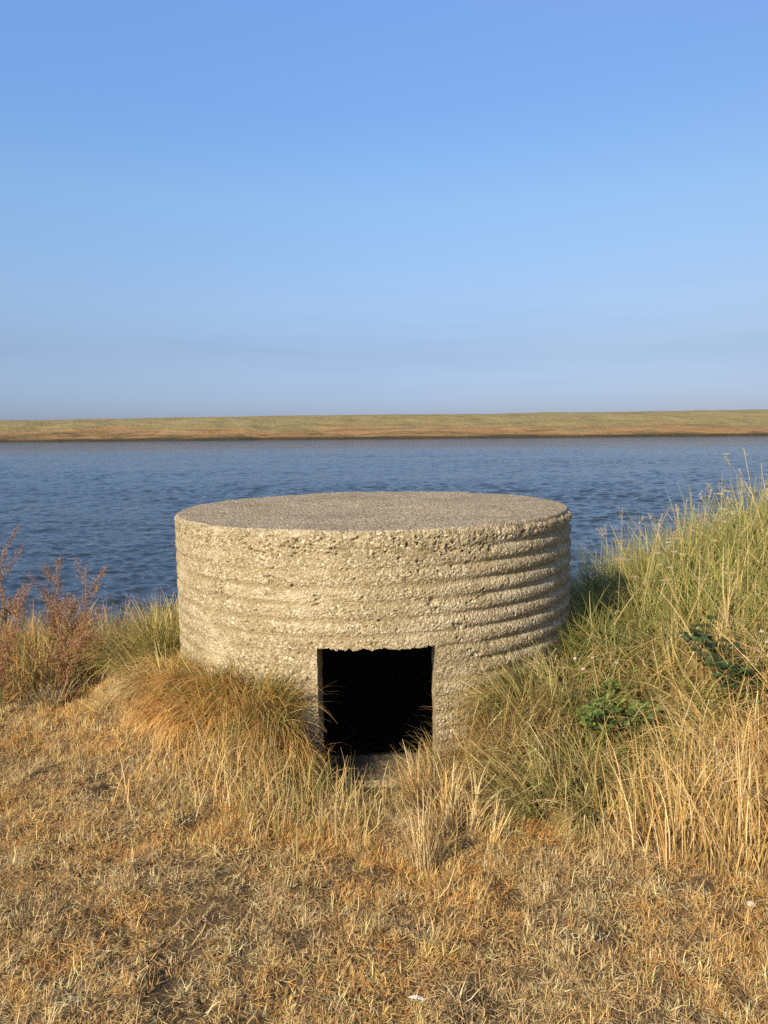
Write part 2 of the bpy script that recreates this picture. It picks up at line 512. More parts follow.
def waves(x, y, step):
    """wind ripples: many short crested sine trains, each left out where the mesh is too coarse for it"""
    r_ = np.random.default_rng(5)
    h = np.zeros_like(x)
    for i in range(80):
        lam = .19 * (7.5 ** (r_.random() ** 1.25))
        a = math.radians(78) + r_.normal(0, .62)
        k = 2 * PI / lam; amp = .0074 * lam ** .78 * r_.uniform(.5, 1.3)
        xw = x + .25 * lam * np.sin(y * .31 / lam + i); 
        ph = k * (xw * math.cos(a) + y * math.sin(a)) + r_.uniform(0, 6.28)
        h = h + amp * (np.exp(.9 * np.sin(ph)) - 1.2) * sstep(1.6, 3.2, lam / step)
    g_ = .72 + .5 * fbm(x * .05, y * .12, o=3, seed=201)
    return h * g_


yy = [5.5]
while yy[-1] < 290: yy.append(yy[-1] * 1.0038)
while yy[-1] < 2600: yy.append(yy[-1] * 1.15)
yy = np.array(yy)
uu = np.concatenate([[-400, -40, -12, -5, -2.6, -1.6, -1.2], np.linspace(-.95, .95, 900), [1.2, 1.6, 2.6, 5, 12, 40, 400]])
YY, UU = np.meshgrid(yy, uu, indexing='ij')
XX = UU * (YY + 2)
XX = np.clip(XX, -2600, 2600)
ZW = W_Z + waves(XX, YY, np.maximum(YY * .0038, .0021 * (YY + 2))) * (np.abs(UU) < .96)
w = link('water', np_mesh('water', np.stack([XX, YY, ZW], -1).reshape(-1, 3), grid_faces(len(yy), len(uu))[:, ::-1], smooth=True), m_water())
tag(w, 'rippled dark blue lagoon between the pillbox and the far bank', 'water', kind='structure')

bx = np.concatenate([np.linspace(-1500, -330, 120), np.linspace(-326, 326, 600), np.linspace(330, 1500, 120)])
by = np.concatenate([np.linspace(284, 345, 100), np.linspace(347, 460, 40)])
X, Y = np.meshgrid(bx, by, indexing='ij')
shore = 292 + 5.0 * fbm(X / 60, Y * 0, o=3, seed=21) + 1.6 * vnoise(X / 9, Y * 0, seed=22)
d = Y - shore
ridge = 8.7 + .0050 * X + .35 * fbm(X / 55, Y * 0 + 3, o=4, seed=24)
Z = W_Z - .6 + 1.5 * sstep(-2.0, 1.2, d) + 1.5 * sstep(1, 14, d) + (ridge - 1.0) * sstep(9, 52, d) - .5 * sstep(60, 160, d)
Z = Z + (.45 * fbm(X / 7, Y / 5, o=4, seed=31) + 1.1 * fbm(X / 24, Y / 9, o=3, seed=36)) * sstep(0, 6, d) * (1 - .7 * sstep(34, 50, d))
b = link('hill', np_mesh('hill', np.stack([X, Y, Z], -1).reshape(-1, 3), grid_faces(len(bx), len(by)), smooth=True), m_bank())
tag(b, 'long low bank of rusty scrub and khaki grass across the water', 'hill', kind='structure')


# ------------------------------------------------------------------ the pillbox
def pebble(x, y, z):
    d, v = voro(x * 72, y * 72, z * 72, 3)
    d2, _ = voro(x * 140, y * 140, z * 140, 8)
    return (.60 - d) * (.35 + .9 * v) * .0080 + (.5 - d2) * .0026


pill = empty('pillbox', (PX, PY, 0))
tag(pill, 'round squat concrete pillbox with ribbed pebbly walls and a dark square doorway', 'pillbox')
pill.rotation_euler = (0, math.radians(-.45), 0)
XL, XR = -.278, .320               # doorway sides, from the pillbox centre
ZL, ZB = .566, -.115               # lintel and threshold
RI = .955
RIM = .004
aL, aR = math.asin(XL / PR), math.asin(XR / PR)
A = np.concatenate([np.linspace(aL, aR, 122)[:-1], np.linspace(aR, 1.62, 330)[:-1], np.linspace(1.62, 2 * PI - 1.62, 240)[:-1], np.linspace(2 * PI - 1.62, 2 * PI + aL, 330)[:-1]])
zw = np.concatenate([np.linspace(-.55, ZB, 22)[:-1], np.linspace(ZB, ZL, 180)[:-1], np.linspace(ZL, P_TOP - RIM, 166)])
nA, nZ = len(A), len(zw)
AA, ZZ = np.meshgrid(A, zw, indexing='ij')


def wall_r(a, z):
    x, y = np.sin(a), -np.cos(a)
    rib = .42 + .66 * sstep(.1, .7, np.sin(a)) + .25 * sstep(.6, .95, -np.sin(a))
    ribn = np.clip(.65 + .8 * fbm(x * 2.2 + 7, y * 2.2, z * 2.5, o=3, seed=41), .15, 1.1)
    rib = np.where(np.sin(a) > .45, rib, rib * ribn)
    fade = 1 - .75 * sstep(P_TOP - .20, P_TOP - .10, z) * (1 - sstep(.3, .8, np.sin(a)))
    ph = 2 * PI * (z - .02 * np.sin(a) + .002 * vnoise(x * 6, y * 6, z * 4, seed=45)) / .084
    rr = PR + .0090 * rib * fade * (np.cos(ph) - .28 * np.cos(2 * ph) + .06 * np.cos(3 * ph))
    X_, Y_ = x * PR, y * PR
    rr = rr + .0015 * fbm(X_ * 5, Y_ * 5, z * 7, o=3, seed=47) + pebble(X_, Y_, z) * .82
    top = sstep(P_TOP - .10, P_TOP - .03, z)
    rr = rr + top * (.008 * fbm(X_ * 16, Y_ * 16, z * 20, o=3, seed=85) + .012 * (.5 - voro(X_ * 30, Y_ * 30, z * 34, 87)[0]))
    # missing pebbles and pits, most of them under the rim
    pit = fbm(X_ * 24, Y_ * 24, z * 24, o=2, seed=51)
    band = .16 * np.exp(-((z - (P_TOP - .105)) / .05) ** 2)
    rr = rr - .013 * sstep(.54, .66, pit + band * (.55 + vnoise(X_ * 3, Y_ * 3, z * 0, seed=53)))
    dv, cv = voro(X_ * 62, Y_ * 62, z * 62, 33)
    thr = .985 - .32 * np.exp(-((z - (P_TOP - .085)) / .04) ** 2) * sstep(-.55, .25, vnoise(X_ * 4, Y_ * 4, z * 3, seed=57)) * (1 - .5 * sstep(.3, .8, np.sin(a)))
    rr = rr - .019 * (cv > thr) * sstep(.62, .30, dv)
    for (a0, z0, w0, d0) in ((-.86, .735, .020, .030), (-.83, .66, .012, .016), (-.42, .89, .022, .016), (-.70, .905, .012, .018), (.25, .80, .016, .018), (.62, .86, .012, .015)):
        rr = rr - d0 * np.exp(-(((a - 2 * PI * np.round((a - a0) / (2 * PI)) - a0) * PR / w0) ** 2 + ((z - z0) / w0) ** 2))
    return rr


RR = wall_r(AA, ZZ)
ntop = 7
bendin = np.clip((np.arange(nZ) - (nZ - ntop)) / (ntop - 1.0), 0, 1)[None, :]
RR = RR * (1 - bendin ** 2) + (PR - .022) * bendin ** 2
Vx, Vy, Vz = RR * np.sin(AA), -RR * np.cos(AA), ZZ.copy()
Vz = Vz + sstep(P_TOP - .06, P_TOP - .01, ZZ) * (.006 * fbm(np.sin(AA) * 22, np.cos(AA) * 22, o=3, seed=88) + .016 * (.5 - voro(np.sin(AA) * 48, np.cos(AA) * 48, ZZ * 20, 89)[0]) - .016 * sstep(.15, .6, fbm(np.sin(AA) * 11, np.cos(AA) * 11, o=3, seed=83))) * (1 - bendin)
# ragged edges of the doorway
nearL = np.exp(-(np.abs(Vz - ZL) / .02)); inw = (np.sin(AA) * PR > XL - .03) & (np.sin(AA) * PR < XR + .03) & (np.cos(AA) > 0)
Vz = Vz + np.where(inw, nearL * (.007 * vnoise(Vx * 45, Vy * 0, seed=61) + .004 * vnoise(Vx * 120, Vy * 0, seed=62)), 0)
F = grid_faces(nA, nZ, wrap=True)
ci = F[:, 0] // nZ; ri = F[:, 0] % nZ
kL = int(np.argmin(abs(zw - ZL))); kB = int(np.argmin(abs(zw - ZB)))
hole = (ci < 121) & (ri >= kB) & (ri < kL)
F = F[~hole]
G = Geo()
Vw = np.stack([Vx, Vy, Vz], -1)
G.add(Vw.reshape(-1, 3), Q=F)


def bridge(outer, inner, n, flip, amp=.006):
    """rough reveal between an outer edge (m,3) and an inner edge (m,3)"""
    t = np.linspace(0, 1, n)
    P = outer[:, None] * (1 - t[None, :, None]) + inner[:, None] * t[None, :, None]
    m = sstep(0, .12, t)[None, :]
    nx = amp * fbm(P[..., 0] * 30, P[..., 1] * 30, P[..., 2] * 30, o=3, seed=71) * m
    nrm = np.cross(outer[-1] - outer[0], inner[0] - outer[0]); nrm /= np.linalg.norm(nrm)
    P = P + nx[..., None] * nrm
    q = grid_faces(len(outer), n)
    G.add(P.reshape(-1, 3), Q=q[:, ::-1] if flip else q)


yin = lambda x: -math.sqrt(RI * RI - x * x)
for (k, x0, fl) in ((0, XL, False), (121, XR, True)):
    o_ = Vw[k, kB:kL + 1]; i_ = np.stack([np.full(len(o_), x0), np.full(len(o_), yin(x0)), o_[:, 2]], -1)
    bridge(o_, i_, 30, fl)
o_ = Vw[0:122, kL]; i_ = np.stack([o_[:, 0], -np.sqrt(RI ** 2 - o_[:, 0] ** 2), np.full(122, ZL)], -1)
bridge(o_, i_, 24, True)
wall = G.build('wall', M_WALL, pill, smooth=True)
# inside face of the wall, faint boards
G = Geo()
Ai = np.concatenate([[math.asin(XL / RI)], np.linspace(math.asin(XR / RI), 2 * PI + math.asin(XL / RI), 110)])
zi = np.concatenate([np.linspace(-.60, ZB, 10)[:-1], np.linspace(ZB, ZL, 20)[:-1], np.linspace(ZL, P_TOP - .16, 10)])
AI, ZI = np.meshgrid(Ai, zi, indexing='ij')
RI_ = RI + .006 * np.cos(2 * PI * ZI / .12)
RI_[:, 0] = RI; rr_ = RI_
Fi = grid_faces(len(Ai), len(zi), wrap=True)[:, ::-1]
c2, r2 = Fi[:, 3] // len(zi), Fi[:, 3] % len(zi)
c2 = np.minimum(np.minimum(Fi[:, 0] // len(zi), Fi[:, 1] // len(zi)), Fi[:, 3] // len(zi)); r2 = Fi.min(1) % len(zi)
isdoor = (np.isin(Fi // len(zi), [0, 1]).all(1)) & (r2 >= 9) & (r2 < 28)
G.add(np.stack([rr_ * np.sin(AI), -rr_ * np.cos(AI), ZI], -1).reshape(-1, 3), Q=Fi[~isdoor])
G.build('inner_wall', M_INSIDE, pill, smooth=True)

# roof slab
G = Geo()
nr = 150
rad = np.concatenate([np.linspace(.02, PR - .016, nr), [PR - .015, PR - .018, PR - .03]])
drop = np.concatenate([np.zeros(nr), [.016, .05, .10]])
Ar = np.concatenate([np.linspace(-1.65, 1.65, 520)[:-1], np.linspace(1.65, 2 * PI - 1.65, 260)[:-1]])
AR, RD = np.meshgrid(Ar, rad, indexing='ij'); DR = np.broadcast_to(drop, AR.shape)
x, y = RD * np.sin(AR), -RD * np.cos(AR)
rim = sstep(PR - .06, PR - .01, RD)
zt = P_TOP - DR + (.0065 * fbm(x * 3, y * 3, o=3, seed=81) + pebble(x, y, DR * 0 + .3) * .8) * (1 - sstep(.02, .03, DR))
zt = zt - rim * .014 * sstep(.15, .6, fbm(np.sin(AR) * 11, np.cos(AR) * 11, o=3, seed=83))
q = 0 * rim
G.add(np.stack([x + q * np.sin(AR), y - q * np.cos(AR), zt], -1).reshape(-1, 3), Q=grid_faces(len(Ar), len(rad), wrap=True))
c0 = G.n
G.add([(0, 0, P_TOP)])
i = np.arange(len(Ar)) * len(rad)
G.T.append(np.stack([np.full(len(Ar), c0), i, np.roll(i, -1)], -1))
# ceiling
a_ = np.linspace(0, 2 * PI, 64, endpoint=False)
c1 = G.n
G.add(np.concatenate([[(0, 0, P_TOP - .165)], np.stack([(PR - .06) * np.sin(a_), -(PR - .06) * np.cos(a_), np.full(64, P_TOP - .165)], -1)]))
k = np.arange(64)
G.T.append(np.stack([np.full(64, c1), c1 + 1 + (k + 1) % 64, c1 + 1 + k], -1))
roof = G.build('roof', M_ROOF, pill, smooth=True)

# worn threshold slab in the doorway
G = Geo()
sx_ = np.linspace(XL + .003, XR - .003, 50); sy_ = np.linspace(-1.215, -.86, 40)
SX, SY = np.meshgrid(sx_, sy_, indexing='ij')
SZ = ZB - .012 + .016 * fbm(SX * 4, SY * 4, o=3, seed=91) + .018 * sstep(-.9, -.98, SY) * 0 + .004 * fbm(SX * 30, SY * 30, o=2, seed=92)
SZ = SZ - .07 * sstep(-1.16, -1.215, SY) - .05 * sstep(-.92, -.86, SY)
nx_, ny_ = SX.shape
G.add(np.stack([SX, SY, SZ], -1).reshape(-1, 3), Q=grid_faces(nx_, ny_))
for row, fl in ((0, True), (ny_ - 1, False)):
    e = np.stack([SX[:, row], SY[:, row], SZ[:, row]], -1); lo = e.copy(); lo[:, 2] = -.5
    q = grid_faces(nx_, 2)
    G.add(np.stack([e, lo], 1).reshape(-1, 3), Q=q[:, ::-1] if fl else q)
G.build('threshold', M_SLAB, pill, smooth=True)


# ------------------------------------------------------------------ palettes (linear)
STRAW = [(.74, .54, .25), (.64, .43, .175), (.80, .63, .36), (.58, .38, .16), (.72, .57, .32)]
LITTER = [(.56, .375, .165), (.66, .465, .23), (.36, .22, .095), (.76, .575, .33), (.48, .285, .11), (.15, .10, .055), (.58, .38, .165), (.74, .55, .29), (.74, .54, .27), (.24, .155, .075)]
RUST = [(.60, .30, .08), (.66, .37, .11), (.48, .235, .065), (.70, .45, .17)]
GOLD = [(.64, .43, .15), (.70, .50, .20), (.58, .37, .12), (.52, .35, .11)]
GREEN = [(.165, .23, .055), (.22, .285, .07), (.12, .17, .042), (.30, .34, .09)]
OLIVE = [(.37, .34, .11), (.45, .39, .13), (.31, .285, .09), (.52, .44, .18)]
DARKGREEN = [(.07, .10, .035), (.09, .12, .04), (.12, .14, .045)]
BROWN = [(.28, .17, .085), (.34, .21, .10), (.22, .14, .075), (.30, .20, .12)]


def scatter(n, x0, x1, y0, y1):
    x = rng.uniform(x0, x1, n); y = rng.uniform(y0, y1, n)
    return x, y


def off_pillbox(x, y, m=.0):
    r = np.hypot(x - PX, y - PY)
    door = (x - PX > XL - .02) & (x - PX < XR + .02) & (y > PY - PR - .06) & (y < PY)
    return (r > PR + .02 + m) & ~door


def roots(x, y, dz=-.004):
    return np.stack([x, y, terrain(x, y) + dz], -1)


# ---- short dry turf (uncountable)
def tall_zone(x, y):
    """0..1: where the right-hand grass stands tall"""
    e = 2.78 + .20 * vnoise(x * 1.6, y * 0 + 2, seed=101) - .12 * sstep(1.2, 2.2, x) + .55 * sstep(1.15, .5, x)
    return sstep(-.12, .25, y - e) * sstep(.42, .85, x)


G = Geo()


def wedge(n, y0, y1, m=.35):
    y = np.sqrt(rng.uniform(y0 * y0, y1 * y1, n)); x = rng.uniform(-1, 1, n) * (.55 * y + m)
    return x, y


def turf_density(x, y):
    d = .74 - .42 * sstep(.12, .45, fbm(x * 1.3 + 4, y * 1.3, o=3, seed=113)) + .55 * fbm(x * 3.2, y * 3.2, o=3, seed=111) + 1.15 * fbm(x * 13, y * 13, o=3, seed=112)
    d = np.clip(d, .13, 1)
    return d * (1 - .4 * sstep(4.7, 5.6, y)) * (1 - .8 * tall_zone(x, y)) * off_pillbox(x, y)


def turf_colour(x, y, n):
    ca = pick(LITTER, n) * np.array((1.05, .99, .84))
    warm = fbm(x * 3.3, y * 3.3, o=3, seed=115) + rng.normal(0, .12, n)
    ca = np.where((warm > .12)[:, None], ca * np.array((1.08, .95, .78)), ca)
    ca = np.where((warm < -.18)[:, None], ca * np.array((.92, 1.0, 1.15)), ca)
    st = rng.random(n) < .22
    ca[st] = pick(STRAW, st.sum())
    return np.clip(ca, 0, .8)


x, y = wedge(520000, 1.5, 5.9)
k = rng.random(len(x)) < turf_density(x, y)
x, y = x[k], y[k]; n = len(x)
ca = turf_colour(x, y, n)
G.blades(roots(x, y), rng.uniform(.012, .048, n), rng.uniform(0, 2 * PI, n), rng.uniform(.6, 1.5, n), rng.normal(.2, .8, n), rng.uniform(.0016, .0040, n), ca * .92, np.clip(ca * 1.12, 0, .85), nseg=2, floor=True)
# little tufts
x, y = wedge(36000, 1.5, 5.7)
k = rng.random(len(x)) < turf_density(x, y) * 1.0 + .05
x, y = x[k], y[k]; nb = 11
tc = turf_colour(x, y, len(x))
sz = rng.uniform(.45, 1.6, len(x)) * (1 + .35 * fbm(x * 1.5, y * 1.5, o=2, seed=118))
laz = rng.normal(-.7, 1.3, len(x))
x, y, tc, sz, laz = (np.repeat(v, nb, 0) for v in (x, y, tc, sz, laz)); n = len(x)
ox, oy = rng.normal(0, .009, n) * sz, rng.normal(0, .009, n) * sz
ca = np.clip(tc * rng.uniform(.85, 1.3, (n, 1)), 0, .85)
G.blades(roots(x + ox, y + oy), rng.uniform(.018, .058, n) * sz, np.arctan2(oy, ox) + rng.normal(0, .5, n) + .3 * laz, np.abs(rng.normal(.45, .35, n)), rng.normal(.7, .8, n), rng.uniform(.0015, .0034, n), ca * .88, np.clip(ca * 1.12, 0, .85), nseg=3, floor=True)
# longer loose straws and standing wisps
n = 2400
x = rng.uniform(-3, 3, n); y = rng.uniform(1.5, 5.2, n)
k = (np.abs(x) < .62 * y + .4) & off_pillbox(x, y) & (rng.random(n) < .35 + .9 * np.clip(fbm(x * 2.2, y * 2.2, o=2, seed=121) + .25, 0, 1))
x, y = x[k], y[k]; n = len(x)
up = rng.random(n) < .55
ca = pick(STRAW, n)
G.blades(roots(x, y), np.where(up, rng.uniform(.05, .12, n), rng.uniform(.07, .17, n)), np.where(up, rng.uniform(-.9, 1.6, n), rng.uniform(0, 2 * PI, n)), np.where(up, rng.uniform(.1, .8, n), rng.uniform(1.2, 1.5, n)), rng.uniform(-.2, .8, n), rng.uniform(.002, .0042, n), ca * .85, ca * 1.08, nseg=4, floor=True)
# thin cover further out, to the sides and behind
n = 290000
x = np.clip(rng.normal(0, 3.6, n), -12, 12); y = rng.uniform(-2.5, 6.5, n)
k = ((np.abs(x) > .55 * y + .30) | (y < 1.5)) & off_pillbox(x, y) & (rng.random(n) < turf_density(x, y) + .1)
x, y = x[k], y[k]; n = len(x)
ca = turf_colour(x, y, n)
G.blades(roots(x, y), rng.uniform(.025, .08, n), rng.uniform(0, 2 * PI, n), rng.uniform(.3, 1.45, n), rng.normal(.3, .6, n), rng.uniform(.003, .007, n), ca * .9, ca * 1.1, nseg=2, floor=True)
t = G.build('dry_turf', M_GRASS)
tag(t, 'short trampled straw coloured turf with brown gaps covering the foreground', 'grass', kind='stuff')


# ---- seed heads on grass stems
def stems_with_heads(G, x, y, L, az, tilt, bend, col, headcol, hl=.07, spread=.008, w=.0022, nf=26):
    n = len(x)
    P = G.blades(roots(x, y), L, az, tilt, bend, np.full(n, w), col * .9, col, nseg=7, twist=1.5, tip=.6)
    pts = []
    for j in range(nf):
        u = rng.random(n)
        tt = np.clip(1 - u * hl / L, 0, 1) * 7
        i0 = np.minimum(tt.astype(int), 6); f = (tt - i0)[:, None]
        p = P[np.arange(n), i0] * (1 - f) + P[np.arange(n), i0 + 1] * f
        pts.append(p + rng.normal(0, 1, (n, 3)) * spread * (.35 + u[:, None]))
    p = np.concatenate(pts)
    G.flakes(p, np.full(len(p), .0042), np.tile(headcol, (nf, 1)) * rng.uniform(.8, 1.2, (len(p), 1)))


# ---- tall grass on the rise at the right (uncountable)
G = Geo()
nc = 4600
cx = rng.uniform(.45, 5.2, nc); cy = rng.uniform(2.5, 7.4, nc)
d = tall_zone(cx, cy) * (cx < .66 * cy + 2.4) * (.85 + .5 * fbm(cx * 2.6, cy * 2.6, o=2, seed=131))
k = rng.random(nc) < d
cx, cy = cx[k], cy[k]; nb = 16
nc = len(cx)
caz = PI + .55 + rng.normal(0, .6, nc) + 1.3 * fbm(cx * 1.7 + 5, cy * 1.7, o=2, seed=133)
up = sstep(1.3, 2.1, cx) * sstep(3.3, 4.1, cy)
caz = np.where(rng.random(nc) < up * .6, rng.normal(.35, .9, nc), caz)
ct = np.abs(rng.normal(.42, .24, nc)); cb_ = rng.normal(.90, .45, nc); cl = rng.uniform(.75, 1.2, nc)
cg = rng.random(nc) * .55 + .75 * fbm(cx * 1.6 + 3, cy * 1.6, o=2, seed=134)
x, y, caz, ct, cb_, cl, cg = (np.repeat(v, nb) for v in (cx, cy, caz, ct, cb_, cl, cg)); n = len(x)
x = x + rng.normal(0, .028, n); y = y + rng.normal(0, .028, n)
k = off_pillbox(x, y, .02); x, y, caz, ct, cb_, cl, cg = (v[k] for v in (x, y, caz, ct, cb_, cl, cg)); n = len(x)
front = 1 - sstep(2.85, 3.55, y - .28 * sstep(1.2, 1.9, x))       # bleached front fringe
lowL = sstep(2.1, .9, x)                                          # the low side next to the doorway
up = sstep(1.3, 2.1, x) * sstep(3.3, 4.1, y)
L = rng.uniform(.30, .70, n) * cl * (1 - .42 * lowL) * (1 - .18 * front) + .14 * sstep(1.7, 2.4, x)
az = caz + rng.normal(0, .45, n)
tilt = np.abs(ct + rng.normal(0, .16, n)) + .30 * lowL + .1 * (1 - up)
bend = cb_ + rng.normal(0, .35, n) - .2 * up
gsel = cg + rng.normal(0, .16, n) + .58 - 1.05 * front + .22 * up
ca = np.where((gsel > .60)[:, None], pick(GREEN, n), np.where((gsel > .34)[:, None], pick(OLIVE, n), pick(GOLD, n)))
cb = np.where((gsel > .76)[:, None], pick(OLIVE, n), np.where((gsel > .40)[:, None], pick(OLIVE + STRAW, n), pick(STRAW, n)))
G.blades(roots(x, y), L, az, tilt, bend, rng.uniform(.0048, .0115, n) * (1 - .3 * front), ca, cb, nseg=6, twist=.9)
# bleached undergrowth
n = 11000
x = rng.uniform(.45, 4.2, n); y = rng.uniform(2.6, 6.5, n)
k = (rng.random(n) < tall_zone(x, y) * .8) & off_pillbox(x, y) & (x < .66 * y + .6)
x, y = x[k], y[k]; n = len(x)
ca = pick(BROWN + GOLD, n)
G.blades(roots(x, y), rng.uniform(.10, .30, n), rng.uniform(0, 2 * PI, n), rng.uniform(.2, 1.2, n), rng.uniform(0, .9, n), rng.uniform(.002, .005, n), ca, ca * 1.15, nseg=4, floor=True)
# bleached standing stalks along the front
n = 3400
x = rng.uniform(.75, 2.9, n); y = 2.56 + np.abs(rng.normal(0, .34, n)) + .20 * (1 - sstep(.9, 1.5, x)) 
k = (rng.random(n) < sstep(.75, 1.35, x) * (.4 + .8 * np.clip(fbm(x * 4, y * 4, o=2, seed=137) + .4, 0, 1)))
x, y = x[k], y[k]; n = len(x)
ca = pick(STRAW + GOLD, n)
G.blades(roots(x, y), rng.uniform(.18, .52, n), rng.normal(PI + .5, 1.3, n), np.abs(rng.normal(.12, .16, n)), rng.normal(.45, .5, n), rng.uniform(.0032, .0062, n), ca * .85, ca * 1.05, nseg=6, twist=1.5)
# flowering stems above the crest
n = 260
x = rng.uniform(1.5, 3.6, n); y = rng.uniform(3.3, 5.6, n)
stems_with_heads(G, x, y, rng.uniform(.62, .92, n), rng.normal(.3, 1.2, n), np.abs(rng.normal(.16, .12, n)), rng.normal(.35, .25, n), pick(STRAW, n), pick([(.50, .36, .20), (.42, .28, .16), (.58, .46, .28)], n))
t = G.build('tall_grass', M_GRASS)
tag(t, 'tall green and bleached grass leaning over the rise to the right of the doorway', 'grass', kind='stuff')


# ---- rough grass on the seaward slope (uncountable)
G = Geo()
n = 60000
x = rng.uniform(-5.2, 4.8, n); y = rng.uniform(4.3, 9.5, n)
left = x < -1.15
e = np.where(left, 4.95 + .2 * vnoise(x * 2, y * 0, seed=141) - .55 * sstep(-1.55, -2.3, x), 5.2)
k = off_pillbox(x, y, .02) & (y > e) & (rng.random(n) < np.where(left, .85, .6) * (1 - .75 * sstep(6.5, 9.5, y))) & (terrain(x, y) > W_Z - .02)
x, y = x[k], y[k]; n = len(x)
left = x < -1.15
L = np.where(left, rng.uniform(.14, .36, n) * (1 + .35 * sstep(-1.6, -2.3, x)), rng.uniform(.12, .30, n))
g_ = rng.random(n) + .5 * fbm(x * 1.8, y * 1.8, o=2, seed=143)
ca = np.where((g_ > .55)[:, None], pick(GREEN, n) * .8, np.where((g_ > .1)[:, None], pick(OLIVE, n) * .8, pick(BROWN, n)))
cb = np.where((g_ > .45)[:, None], pick(OLIVE, n) * .85, pick(GOLD, n) * .85)
wl = (x < -1.5) & (rng.random(n) < .45)
ca = np.where(wl[:, None], pick(BROWN + RUST, n), ca); cb = np.where(wl[:, None], pick(GOLD + RUST, n), cb)
dg = (x > .9) & (x < 2.6) & (y > 5.6)
ca = np.where(dg[:, None], pick(DARKGREEN, n), ca); cb = np.where(dg[:, None] & (rng.random(n) < .8)[:, None], pick(GREEN, n) * .7, cb)
G.blades(roots(x, y), L, rng.uniform(0, 2 * PI, n), np.abs(rng.normal(.25, .22, n)), rng.normal(.6, .4, n), rng.uniform(.0036, .0075, n), ca, cb, nseg=5, twist=1.3)
# dark reedy tips that stand against the water behind the right of the wall
n = 420
x = rng.uniform(1.15, 2.5, n); y = rng.uniform(5.9, 7.6, n)
k = off_pillbox(x, y, .05); x, y = x[k], y[k]; n = len(x)
stems_with_heads(G, x, y, rng.uniform(.26, .46, n), rng.uniform(0, 2 * PI, n), np.abs(rng.normal(.08, .08, n)), rng.normal(.2, .2, n), pick(DARKGREEN, n), pick([(.12, .11, .05), (.16, .13, .07)], n), hl=.06, spread=.004, nf=12)
t = G.build('shore_grass', M_GRASS)
tag(t, 'rough olive grass on the slope between the pillbox and the water', 'grass', kind='stuff')


# ------------------------------------------------------------------ tussocks one can tell apart
def wall_at(deg, off):
    a = math.radians(deg); return (PX + (PR + off) * math.sin(a), PY - (PR + off) * math.cos(a))


def tussock(label, pos, rad, n, L0, L1, pA, pB, lean_az=None, lean=.3, spread=.55, bend=(1.0, .45), w=(.0034, .0068), sq=(1, 1), nseg=6, group='grass tussocks round the pillbox'):
    cx, cy = pos
    G = Geo()
    ns = max(12, n // 30); n = int(n * .62)
    sth, srr = rng.uniform(0, 2 * PI, ns), rad * np.sqrt(rng.random(ns))
    sid = rng.integers(0, ns, n)
    sx = srr * np.cos(sth); sy = srr * np.sin(sth)
    ox = sx[sid] + rng.normal(0, .014, n); oy = sy[sid] + rng.normal(0, .014, n)
    th = np.arctan2(oy, ox); rr = np.minimum(np.hypot(ox, oy), rad)
    soff, sbend, stone_ = rng.normal(0, .75, ns), rng.normal(0, .6, ns), rng.uniform(.55, 1.3, ns)
    x = cx + rr * np.cos(th) * sq[0]; y = cy + rr * np.sin(th) * sq[1]
    k = off_pillbox(x, y, .0); x, y, th, rr, sid = x[k], y[k], th[k], rr[k], sid[k]; m = len(x)
    az = th + soff[sid] + rng.normal(0, .5, m)
    if lean_az is not None:
        vx = np.cos(az) * (1 - lean) + lean * math.cos(lean_az) * 1.6; vy = np.sin(az) * (1 - lean) + lean * math.sin(lean_az) * 1.6
        az = np.arctan2(vy, vx)
    tilt = np.abs(rng.normal(.12, .14, m)) + spread * rr / rad
    tn = stone_[sid][:, None]
    ca, cb = np.clip(pick(pA, m) * tn, 0, .85), np.clip(pick(pB, m) * tn, 0, .85)
    G.blades(roots(x, y, -.01), rng.uniform(L0, L1, m), az, tilt, np.abs(rng.normal(bend[0], bend[1], m) + sbend[sid]), rng.uniform(w[0], w[1], m), ca, cb, nseg=nseg, twist=1.1, floor=True)
    z = ground(cx, cy)
    o = G.build('grass_tussock', M_GRASS, org=(cx, cy, z))
    o.location = (cx, cy, z)
    return tag(o, label, 'grass tussock', group)


FWD = -PI / 2   # towards the viewer
tussock('olive tussock standing tall against the left edge of the pillbox wall', wall_at(-84, .17), .22, 2000, .24, .48, GREEN + OLIVE, OLIVE + GOLD, lean_az=PI, lean=.2, bend=(.8, .4))
tussock('golden drooping tussock at the foot of the left wall', wall_at(-58, .15), .17, 1900, .18, .34, GOLD + OLIVE, GOLD + STRAW, lean_az=FWD - .3, lean=.4, bend=(1.3, .4))
tussock('small dark green tussock close under the left wall, behind the rusty one', wall_at(-41, .07), .16, 1300, .16, .32, GREEN + DARKGREEN, GREEN + OLIVE, lean_az=FWD - .2, lean=.3, bend=(1.0, .4))
tussock('rusty brown combed over tussock below the left wall', wall_at(-36, .15), .16, 2400, .20, .38, RUST, RUST + GOLD, lean_az=FWD - .5, lean=.45, bend=(1.5, .5))
tussock('bright orange tussock between the golden and the rusty brown ones', wall_at(-46, .19), .15, 1700, .16, .32, RUST + GOLD, RUST, lean_az=FWD - .5, lean=.5, bend=(1.3, .5))
tussock('dark green topped tussock between the rusty one and the doorway', wall_at(-26, .13), .15, 2400, .20, .38, GREEN + OLIVE, OLIVE + RUST, lean_az=FWD - .1, lean=.35, bend=(1.2, .5))
tussock('tan and grey tussock hanging over the left side of the doorway', wall_at(-19, .085), .095, 2100, .18, .36, RUST + OLIVE, GOLD + RUST, lean_az=FWD - .35, lean=.5, bend=(1.5, .45))
p = at(426, 872)
tussock('bleached upright straw tuft standing alone in front of the right door jamb', (p[0], p[1]), .05, 190, .16, .36, STRAW, STRAW, spread=.10, bend=(.15, .15), w=(.0026, .0048))
